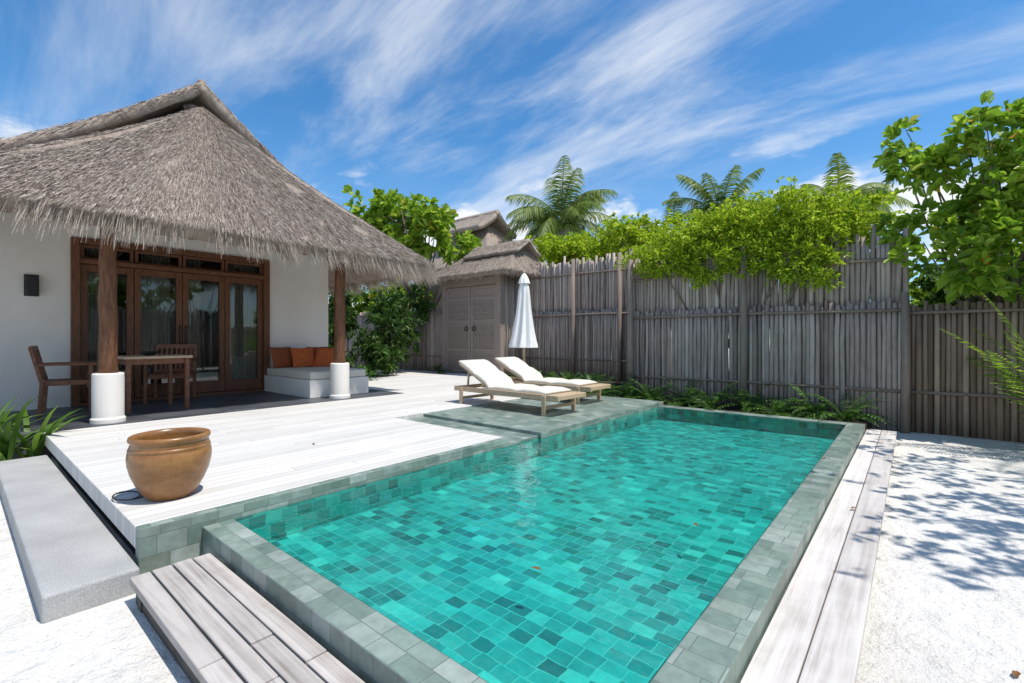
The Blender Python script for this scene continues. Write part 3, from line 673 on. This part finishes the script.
def tree(name,label,cat,base,ells,ntips,mat,per=10,L=(.10,.17),asp=.5,trunk_r=.07,limbs=9,up=.5,clump=.35):
    t_=thing(name,label,cat,base); T,P,D,Ls,Wd=rosettes(ells,ntips,per,L=L,asp=asp,up=up,clump=clump)
    mb=MB(); b=Vector(base)
    cen=Vector(np.mean([e[:3] for e in ells],0)); fork=b.lerp(cen,.35); fork.z=b.z+(cen.z-b.z)*.35
    mb.tube([b,b.lerp(fork,.5)+Vector((random.uniform(-.05,.05),random.uniform(-.05,.05),0)),fork],[trunk_r,trunk_r*.85,trunk_r*.7],8)
    for k in range(limbs):
        e=ells[k%len(ells)]; c=Vector(e[:3]); tgt=c+Vector((random.uniform(-.6,.6)*e[3],random.uniform(-.6,.6)*e[4],random.uniform(-.2,.7)*e[5]))
        mid=fork.lerp(tgt,.5)+Vector((random.uniform(-.15,.15),random.uniform(-.15,.15),-.1))
        mb.tube([fork,mid,tgt],[trunk_r*.55,trunk_r*.35,trunk_r*.12],6)
        for q in range(4):
            ti=T[random.randrange(len(T))]; 
            if (Vector(ti)-tgt).length<1.3*max(e[3:]): mb.tube([tgt.lerp(mid,.3*random.random()),(tgt+Vector(ti))/2+Vector((0,0,.04)),Vector(ti)],[trunk_r*.14,trunk_r*.10,.004],5)
    mk('trunk',mb,M['bark'],t_,smooth=True)
    leaf_obj('crown',P,D,Ls,Wd,mat,t_)
    return t_,T
E=[(-4.0,8.75,2.42,.45,.4,.32),(-3.5,8.7,2.55,.5,.45,.36),(-3.0,8.75,2.68,.5,.45,.40),(-2.5,8.7,2.75,.5,.45,.44),(-2.0,8.7,2.78,.5,.45,.46),(-1.5,8.7,2.80,.5,.45,.48),(-1.05,8.7,2.72,.45,.42,.46),(-.72,8.75,2.6,.3,.35,.38),
   (-2.75,8.3,2.3,.45,.18,.26),(-1.35,8.26,2.2,.45,.18,.34),(-1.05,8.22,1.98,.2,.12,.30),(-2.0,8.28,2.33,.5,.18,.24),(-3.4,8.28,2.32,.42,.16,.22)]
tree('shrub','bright yellow-green leafy shrub spilling over pole fence','shrub',(-2.3,9.0,-.28),E,4300,M['leafy'],per=9,L=(.05,.095),asp=.42,limbs=14,up=.9,clump=.45)
E=[(.20,8.85,3.40,.34,.3,.30),(-.12,8.8,3.85,.22,.24,.20),(.60,8.8,3.15,.42,.35,.36),(.95,8.6,3.55,.42,.35,.34),(.55,8.7,3.75,.3,.3,.2),(1.35,8.6,3.1,.42,.4,.45),(.18,8.6,2.7,.36,.3,.30),(.8,8.5,2.6,.42,.35,.34),(1.3,8.5,2.4,.42,.4,.42),(.08,8.4,2.2,.28,.25,.26),(.5,8.3,1.95,.34,.25,.30),(.95,8.3,2.0,.36,.3,.36),(1.35,8.3,1.7,.34,.3,.34)]
t_,T=tree('tree','broad-leaved beach tree with orange withered leaves beside fence','tree',(1.1,8.95,-.28),E,520,M['leafl'],per=8,L=(.10,.20),asp=.62,limbs=20,trunk_r=.045,clump=.55,up=.9)
for k in range(9):
    P=T[rng.integers(0,len(T),1)]; leaf_obj('withered_leaf',P,rng.normal(size=(1,3))+np.array([0,-.5,-.8]),np.full(1,.17),np.full(1,.10),M['yleaf'],t_)
E=[(1.9,5.9,3.3,.75,.8,.35),(1.6,4.9,3.2,.5,.7,.3),(2.3,6.9,3.4,.7,.7,.4),(1.35,6.7,3.0,.35,.5,.25),(1.5,3.9,3.3,.4,.5,.25),(2.2,4.5,3.3,.6,.6,.3)]
tree('tree','broad-leaved tree shading the white sand','tree',(3.2,6.6,-.28),E,290,M['leafm'],per=8,L=(.06,.12),asp=.5,limbs=12,clump=.8,trunk_r=.035)
E=[(-12.1,9.2,4.5,.9,.7,.7),(-11.3,9.6,4.1,.7,.6,.5),(-12.9,8.9,4.6,.8,.7,.6),(-10.9,10.3,3.8,.6,.6,.5),(-12.6,9.5,5.1,.6,.6,.4),(-11.6,9.9,4.7,.5,.5,.4),(-13.3,8.6,5.0,.5,.5,.5)]
tree('tree','broad-leaved green tree behind thatched villa roof','tree',(-12,10.2,-.28),E,400,M['leafl'],per=9,L=(.18,.32),asp=.55,trunk_r=.10,clump=.6,limbs=16,up=.9)
E=[(-10.7,6.8,.6,.5,.4,.55),(-11.0,7.6,1.1,.6,.45,.85),(-11.6,8.4,1.4,.7,.45,1.0),(-10.3,7.4,.40,.3,.4,.3),(-11.5,9.0,2.0,.5,.3,.5)]
tree('shrub','dense dark green shrub between villa and gate','shrub',(-11,7.8,-.05),E,700,M['leafd'],per=9,L=(.12,.24),asp=.36,trunk_r=.05)
E=[(-13.2,7.2,1.2,.8,.6,1.2),(-14.2,7.6,1.9,.9,.6,1.1),(-13.8,7.3,.6,.9,.5,.6)]
tree('shrub','dense dark green shrub growing beside villa side wall','shrub',(-13.5,7.5,-.28),E,450,M['leafd'],per=9,L=(.14,.26),asp=.4,trunk_r=.05)
def bg(label,cx,cy,cz,R,n,mat,k=7,L=(.12,.22),asp=.45,ax='x'):
    E=[]
    for _ in range(k):
        a=random.uniform(-1,1)*R[0]; b=random.uniform(-.5,.5)
        E.append((cx+(a if ax=='x' else b),cy+(b if ax=='x' else a),cz+random.uniform(-.6,.5)*R[1],random.uniform(.35,.6)*R[0] if ax=='x' else .8,.8 if ax=='x' else random.uniform(.35,.6)*R[0],random.uniform(.4,.7)*R[1]))
    return tree('tree',label,'tree',(cx,cy+.3,-.28),E,n,mat,per=9,L=L,asp=asp,trunk_r=.1,clump=.45,up=.8)
bg('bushy yellow-green tree beyond the pole fence',-8.0,12.4,3.45,(1.3,.8),900,M['leafy'],k=8,L=(.10,.18))
bg('bushy yellow-green tree beyond the pole fence',-6.2,12.4,3.5,(1.2,.8),900,M['leafy'],k=8,L=(.10,.18))
bg('bushy green tree beyond the pole fence',-4.4,12.6,3.4,(1.4,.8),900,M['leafy'],k=8,L=(.10,.18))
bg('bushy yellow-green tree beyond the pole fence',-2.2,12.3,3.3,(1.3,.8),700,M['leafy'])
bg('green tree beyond the wooden fence',2.3,11.8,2.0,(1.3,1.1),600,M['leafm'])
bg('green tree beyond the wooden fence',.5,11.2,1.6,(1.0,.9),600,M['leafm'])
bg('green tree beyond the gatehouse',-10.2,13.5,2.8,(1.6,.8),450,M['leafm'])
bg('green tree beyond the pole fence',-17,11.5,2.6,(2.0,1.4),450,M['leafm'],L=(.2,.34))
bg('green shrub close behind low wooden fence',1.7,9.9,1.3,(1.8,.8),600,M['leafd'],k=9)
bg('leafy green tree beyond the courtyard fence',7.2,5,2.4,(2.4,1.8),600,M['leafm'],L=(.22,.36),ax='y')
bg('leafy green tree beyond the courtyard fence',7.4,0,2.4,(2.6,1.8),600,M['leafd'],L=(.22,.36),ax='y')

def strap(mb,c,n,L,Wd,spread=.9,seg=5,up=(.5,1.1)):
    for k in range(n):
        az=random.uniform(0,2*math.pi); el=random.uniform(*up); l=random.uniform(.6,1)*L; w_=random.uniform(.6,1)*Wd
        d=Vector((math.cos(az)*math.cos(el),math.sin(az)*math.cos(el),math.sin(el))); sd=Vector((-math.sin(az),math.cos(az),0)); p=Vector(c)+Vector((random.uniform(-.05,.05),random.uniform(-.05,.05),0)); vs=[]
        for i in range(seg+1):
            q=i/seg; ww=w_*(math.sin(math.pi*min(1,.15+q*.85))**.7)*.5+.001
            vs+= [p+sd*ww,p+Vector((0,0,-.15*ww)),p-sd*ww]; p=p+d*(l/seg); d=(d+Vector((0,0,-spread/seg*1.3))).normalized()
        fs=[]
        for i in range(seg): fs+=[(3*i,3*i+1,3*i+4,3*i+3),(3*i+1,3*i+2,3*i+5,3*i+4)]
        mb.add(vs,fs)
def fern(mb,c,n,L,leaf=.09,up=(.6,1.2),droop=1.1,nl=16,wl=.02):
    for k in range(n):
        az=random.uniform(0,2*math.pi); el=random.uniform(*up); l=random.uniform(.6,1)*L
        d=Vector((math.cos(az)*math.cos(el),math.sin(az)*math.cos(el),math.sin(el))); p=Vector(c); sd0=Vector((-math.sin(az),math.cos(az),0)); pts=[]
        for i in range(nl+1):
            q=i/nl; pts.append(p.copy())
            if i>1:
                ll=leaf*math.sin(math.pi*min(1,.12+q*.85))
                for s in(-1,1):
                    dd=(sd0*s+d*.55+Vector((0,0,-.25+random.uniform(-.15,.15)))).normalized()
                    mb.add([p,p+dd*ll*.5+d*wl*.5,p+dd*ll,p+dd*ll*.5-d*wl*.5],[(0,1,2,3)])
            p=p+d*(l/nl); d=(d+Vector((0,0,-droop/nl))).normalized()
        mb.tube(pts,[.006*(1-.7*i/nl) for i in range(nl+1)],4,False)
M['fern']=leafmat('fern_green',[(0,(.02,.06,.01)),(.5,(.06,.14,.02)),(1,(.13,.26,.04))],.35)
M['lily']=leafmat('lily_green',[(0,(.05,.12,.012)),(.5,(.12,.24,.025)),(1,(.24,.40,.05))],.4)
mb=MB()
for c in ((-6.88,.32,-.28),(-7.0,.55,-.28),(-7.3,.2,-.28),(-6.9,.02,-.28)): strap(mb,c,20,.88,.06,1.15,up=(.8,1.4))
mk('lily_plant',mb,M['lily'],smooth=True,label='strappy green lily plant growing beside terrace',category='plant')
xs_=[(-4.7,8.0),(-4.35,7.65),(-3.9,7.9),(-3.4,7.75),(-2.9,7.95),(-2.45,7.75),(-1.95,7.95),(-1.5,7.75),(-1.05,7.95),(-.7,7.75)]
for i,(x,y) in enumerate(xs_):
    mb=MB(); fern(mb,(x,y,-.12),20,.66+.15*random.random(),.10,(.4,1.25),1.5,14,.03)
    if i in(1,2,4): strap(mb,(x,y,-.12),14,.65,.05,1.2)
    mk('fern',mb,M['fern'],label='low dark green fern growing at fence base',category='fern',group='ferns along the fence')
for i,(x,y) in enumerate([(-7.6,9.3),(-6.9,9.2),(-6.3,9.0),(-5.8,8.7),(-5.5,9.2)]):
    mb=MB(); strap(mb,(x,y,-.03),26,.6,.06,1.2); fern(mb,(x+.1,y,-.03),8,.5); mk('fern',mb,M['fern'],label='leafy green fern in planting bed beside deck',category='fern',group='ferns along the fence')
for i,(x,y,h) in enumerate([(-10.2,5.7,.6),(-10.0,6.4,.7),(-10.3,9.0,.6)]):
    mb=MB(); strap(mb,(x,y,0),30,h,.05,1.2); mk('lily_plant',mb,M['fern'],label='dark strappy plant growing near villa wall',category='plant')
mb=MB()
for c in ((1.30,7.6,-.28),(1.5,7.9,-.28)): fern(mb,c,14,2.0,.30,(.95,1.45),1.2,44,.022)
mk('areca_palm',mb,M['leafm'],label='small feathery palm growing on white sand by fence',category='palm')
for k,(x,y,z) in enumerate([(-1.33,1.75,zw+.004),(-.95,2.75,zw+.004),(-4.3,2.2,.006),(-.3,3.9,-.14),(-.6,5.0,-.064),(.3,2.6,-.272),(.5,3.6,-.272),(-1.9,5.6,zw+.004)]):
    mb=MB(); a=random.uniform(0,6); ca,sa=math.cos(a),math.sin(a); pr=[(-.025,0),(-.008,.012),(.014,.010),(.028,0),(.014,-.010),(-.008,-.012)]
    mb.add([(x+u*ca-v*sa,y+u*sa+v*ca,z+.002+abs(v)*.4) for u,v in pr],[(0,1,2,3),(0,3,4,5)])
    mk('fallen_leaf',mb,M['deadleaf'],label='small fallen brown leaf lying near the pool',category='leaf',group='fallen leaves around the pool')

def palm(label,cx,cy,cz,L,n=18,lean=(0,0),seed=1):
    random.seed(seed); p_=thing('palm_tree',label,'palm tree',(cx+lean[0],cy+lean[1],-.28))
    mb=MB(); mb.tube([(cx+lean[0]*(1-q)**2,cy+lean[1]*(1-q)**2,-.28+(cz+.28)*q) for q in [0,.15,.3,.45,.6,.75,.9,1]],[.2,.16,.14,.13,.125,.12,.12,.13],10); mk('trunk',mb,M['palmbark'],p_,smooth=True)
    m=MB(); nl=58
    for k in range(n):
        az=2*math.pi*k/n*1.0+random.uniform(-.2,.2); el=random.choice([-.1,.15,.4,.7,1.0,1.3])+random.uniform(-.1,.1); l=L*random.uniform(.8,1.1)
        d=Vector((math.cos(az)*math.cos(el),math.sin(az)*math.cos(el),math.sin(el))); p=Vector((cx,cy,cz)); sd=Vector((-math.sin(az),math.cos(az),0)); pts=[]
        for i in range(nl+1):
            q=i/nl; pts.append(p.copy())
            if i>5:
                ll=L*.27*math.sin(math.pi*min(1,.18+q*.76))**.7*random.uniform(.85,1.1)
                for s in(-1,1):
                    dd=(sd*s*.75+d*.65+Vector((0,0,-.35-.4*random.random()))).normalized(); w_=.04
                    b=p+dd*ll*.5; c=p+dd*ll+Vector((0,0,-ll*.3)); m.add([p-d*w_*.4,p+d*w_*.4,b+d*w_*.7,c,b-d*w_*.4],[(0,1,2,4),(4,2,3)])
            p=p+d*(l/nl); d=(d+Vector((0,0,-1.6/nl))).normalized()
        m.tube(pts,[.03*(1-.85*i/nl) for i in range(nl+1)],5,False)
    mk('crown',m,M['palm'],p_)
    for k in range(5):
        m=MB(); a=k*1.25; c=(cx+.2*math.cos(a),cy+.2*math.sin(a),cz-.18); m.rev([(0,.13),(.07,.1),(.1,0),(.07,-.1),(0,-.13)],c,8)
        mk('coconut',m,M['lily'],p_,smooth=True)
palm('tall coconut palm with arching fronds beyond fence',-11.3,16.6,5.85,2.8,30,(.5,.4),3)
palm('coconut palm rising behind leafy shrubs',-6.2,21,6.0,2.5,28,(-.5,.2),5)
palm('coconut palm partly hidden behind tree tops',-1.9,19.5,5.4,2.1,18,(.8,0),8)
palm('coconut palm partly hidden behind tree tops',-8.4,21.5,5.4,2.3,26,(.3,0),9)

# ---------------- sky / light ----------------
EL=math.radians(67); hx_,hy_=.975,.22
S_=Vector((hx_*math.cos(EL),hy_*math.cos(EL),math.sin(EL)))
w=bpy.data.worlds.new('World'); sc.world=w; w.use_nodes=True; nt=w.node_tree; N=nt.nodes; Lk=nt.links
bgn=N['Background']; bgn.inputs[1].default_value=.15
sky=N.new('ShaderNodeTexSky'); sky.sky_type='NISHITA'; sky.sun_disc=False; sky.sun_elevation=EL; sky.sun_rotation=math.atan2(hx_,hy_); sky.air_density=1.0; sky.dust_density=.2; sky.ozone_density=2.5
tc=N.new('ShaderNodeTexCoord'); sp=N.new('ShaderNodeSeparateXYZ'); Lk.new(tc.outputs['Generated'],sp.inputs[0])
def mth(op,a,b=None,c=None):
    n=N.new('ShaderNodeMath'); n.operation=op
    for i,v in enumerate((a,b,c)):
        if v is None: continue
        if isinstance(v,(int,float)): n.inputs[i].default_value=v
        else: Lk.new(v,n.inputs[i])
    return n.outputs[0]
den=mth('ADD',mth('MAXIMUM',sp.outputs[2],0),.28)
cx=mth('DIVIDE',sp.outputs[0],den); cy=mth('DIVIDE',sp.outputs[1],den)
cb=N.new('ShaderNodeCombineXYZ'); Lk.new(cx,cb.inputs[0]); Lk.new(cy,cb.inputs[1])
def nz(vec,sc_,rot,scale,det,rough,dist,loc=(0,0,0)):
    mp=N.new('ShaderNodeMapping'); mp.inputs['Rotation'].default_value=(0,0,rot); mp.inputs['Scale'].default_value=sc_; mp.inputs['Location'].default_value=loc; Lk.new(vec,mp.inputs[0])
    n=N.new('ShaderNodeTexNoise'); n.inputs['Scale'].default_value=scale; n.inputs['Detail'].default_value=det; n.inputs['Roughness'].default_value=rough; n.inputs['Distortion'].default_value=dist; Lk.new(mp.outputs[0],n.inputs['Vector']); return n.outputs[0]
def rmp(f,a,b):
    n=N.new('ShaderNodeMapRange'); n.interpolation_type='SMOOTHSTEP'; n.inputs[1].default_value=a; n.inputs[2].default_value=b; Lk.new(f,n.inputs[0]); return n.outputs[0]
c1=rmp(nz(cb.outputs[0],(.55,1.9,1),math.radians(-28),1.5,10,.62,.35,(1.7,.4,0)),.40,.72)
c2=rmp(nz(cb.outputs[0],(1,1,1),0,.9,3,.5,.2,(3,1,0)),.26,.60)
cir=mth('MULTIPLY',mth('MULTIPLY',c1,c2),.72)
mp=N.new('ShaderNodeMapping'); mp.inputs['Scale'].default_value=(1,1,2.6); Lk.new(tc.outputs['Generated'],mp.inputs[0])
n3=N.new('ShaderNodeTexNoise'); n3.inputs['Scale'].default_value=4.2; n3.inputs['Detail'].default_value=8; n3.inputs['Roughness'].default_value=.58; Lk.new(mp.outputs[0],n3.inputs['Vector'])
cum=mth('MULTIPLY',rmp(n3.outputs[0],.50,.62),mth('SUBTRACT',1,rmp(sp.outputs[2],.22,.40)))
cum=mth('MULTIPLY',cum,.95)
hz_=mth('MULTIPLY',mth('SUBTRACT',1,rmp(sp.outputs[2],-.02,.42)),.22)
tot=mth('MINIMUM',mth('ADD',mth('ADD',cir,cum),hz_),1)
tint=N.new('ShaderNodeMix'); tint.data_type='RGBA'; tint.blend_type='MULTIPLY'; tint.inputs[0].default_value=1; Lk.new(sky.outputs[0],tint.inputs[6]); tint.inputs[7].default_value=(.44,.90,1.16,1)
mxn=N.new('ShaderNodeMix'); mxn.data_type='RGBA'; Lk.new(tot,mxn.inputs[0]); Lk.new(tint.outputs[2],mxn.inputs[6]); mxn.inputs[7].default_value=(6.5,6.7,6.9,1)
Lk.new(mxn.outputs[2],bgn.inputs[0])
sl=bpy.data.lights.new('sun','SUN'); sl.energy=4.7; sl.angle=math.radians(.6); sl.color=(1,.955,.88)
so=bpy.data.objects.new('sun',sl); COL.objects.link(so); so.rotation_euler=S_.to_track_quat('Z','Y').to_euler()

cam=bpy.data.cameras.new('camera'); co=bpy.data.objects.new('camera',cam); COL.objects.link(co); sc.camera=co
cam.sensor_width=36; cam.lens=36*474/1024; cam.shift_y=-3.5/1024; cam.clip_end=2000; cam.clip_start=.02
co.location=(0,0,1.0); co.rotation_euler=(math.pi/2,0,math.radians(40.2))
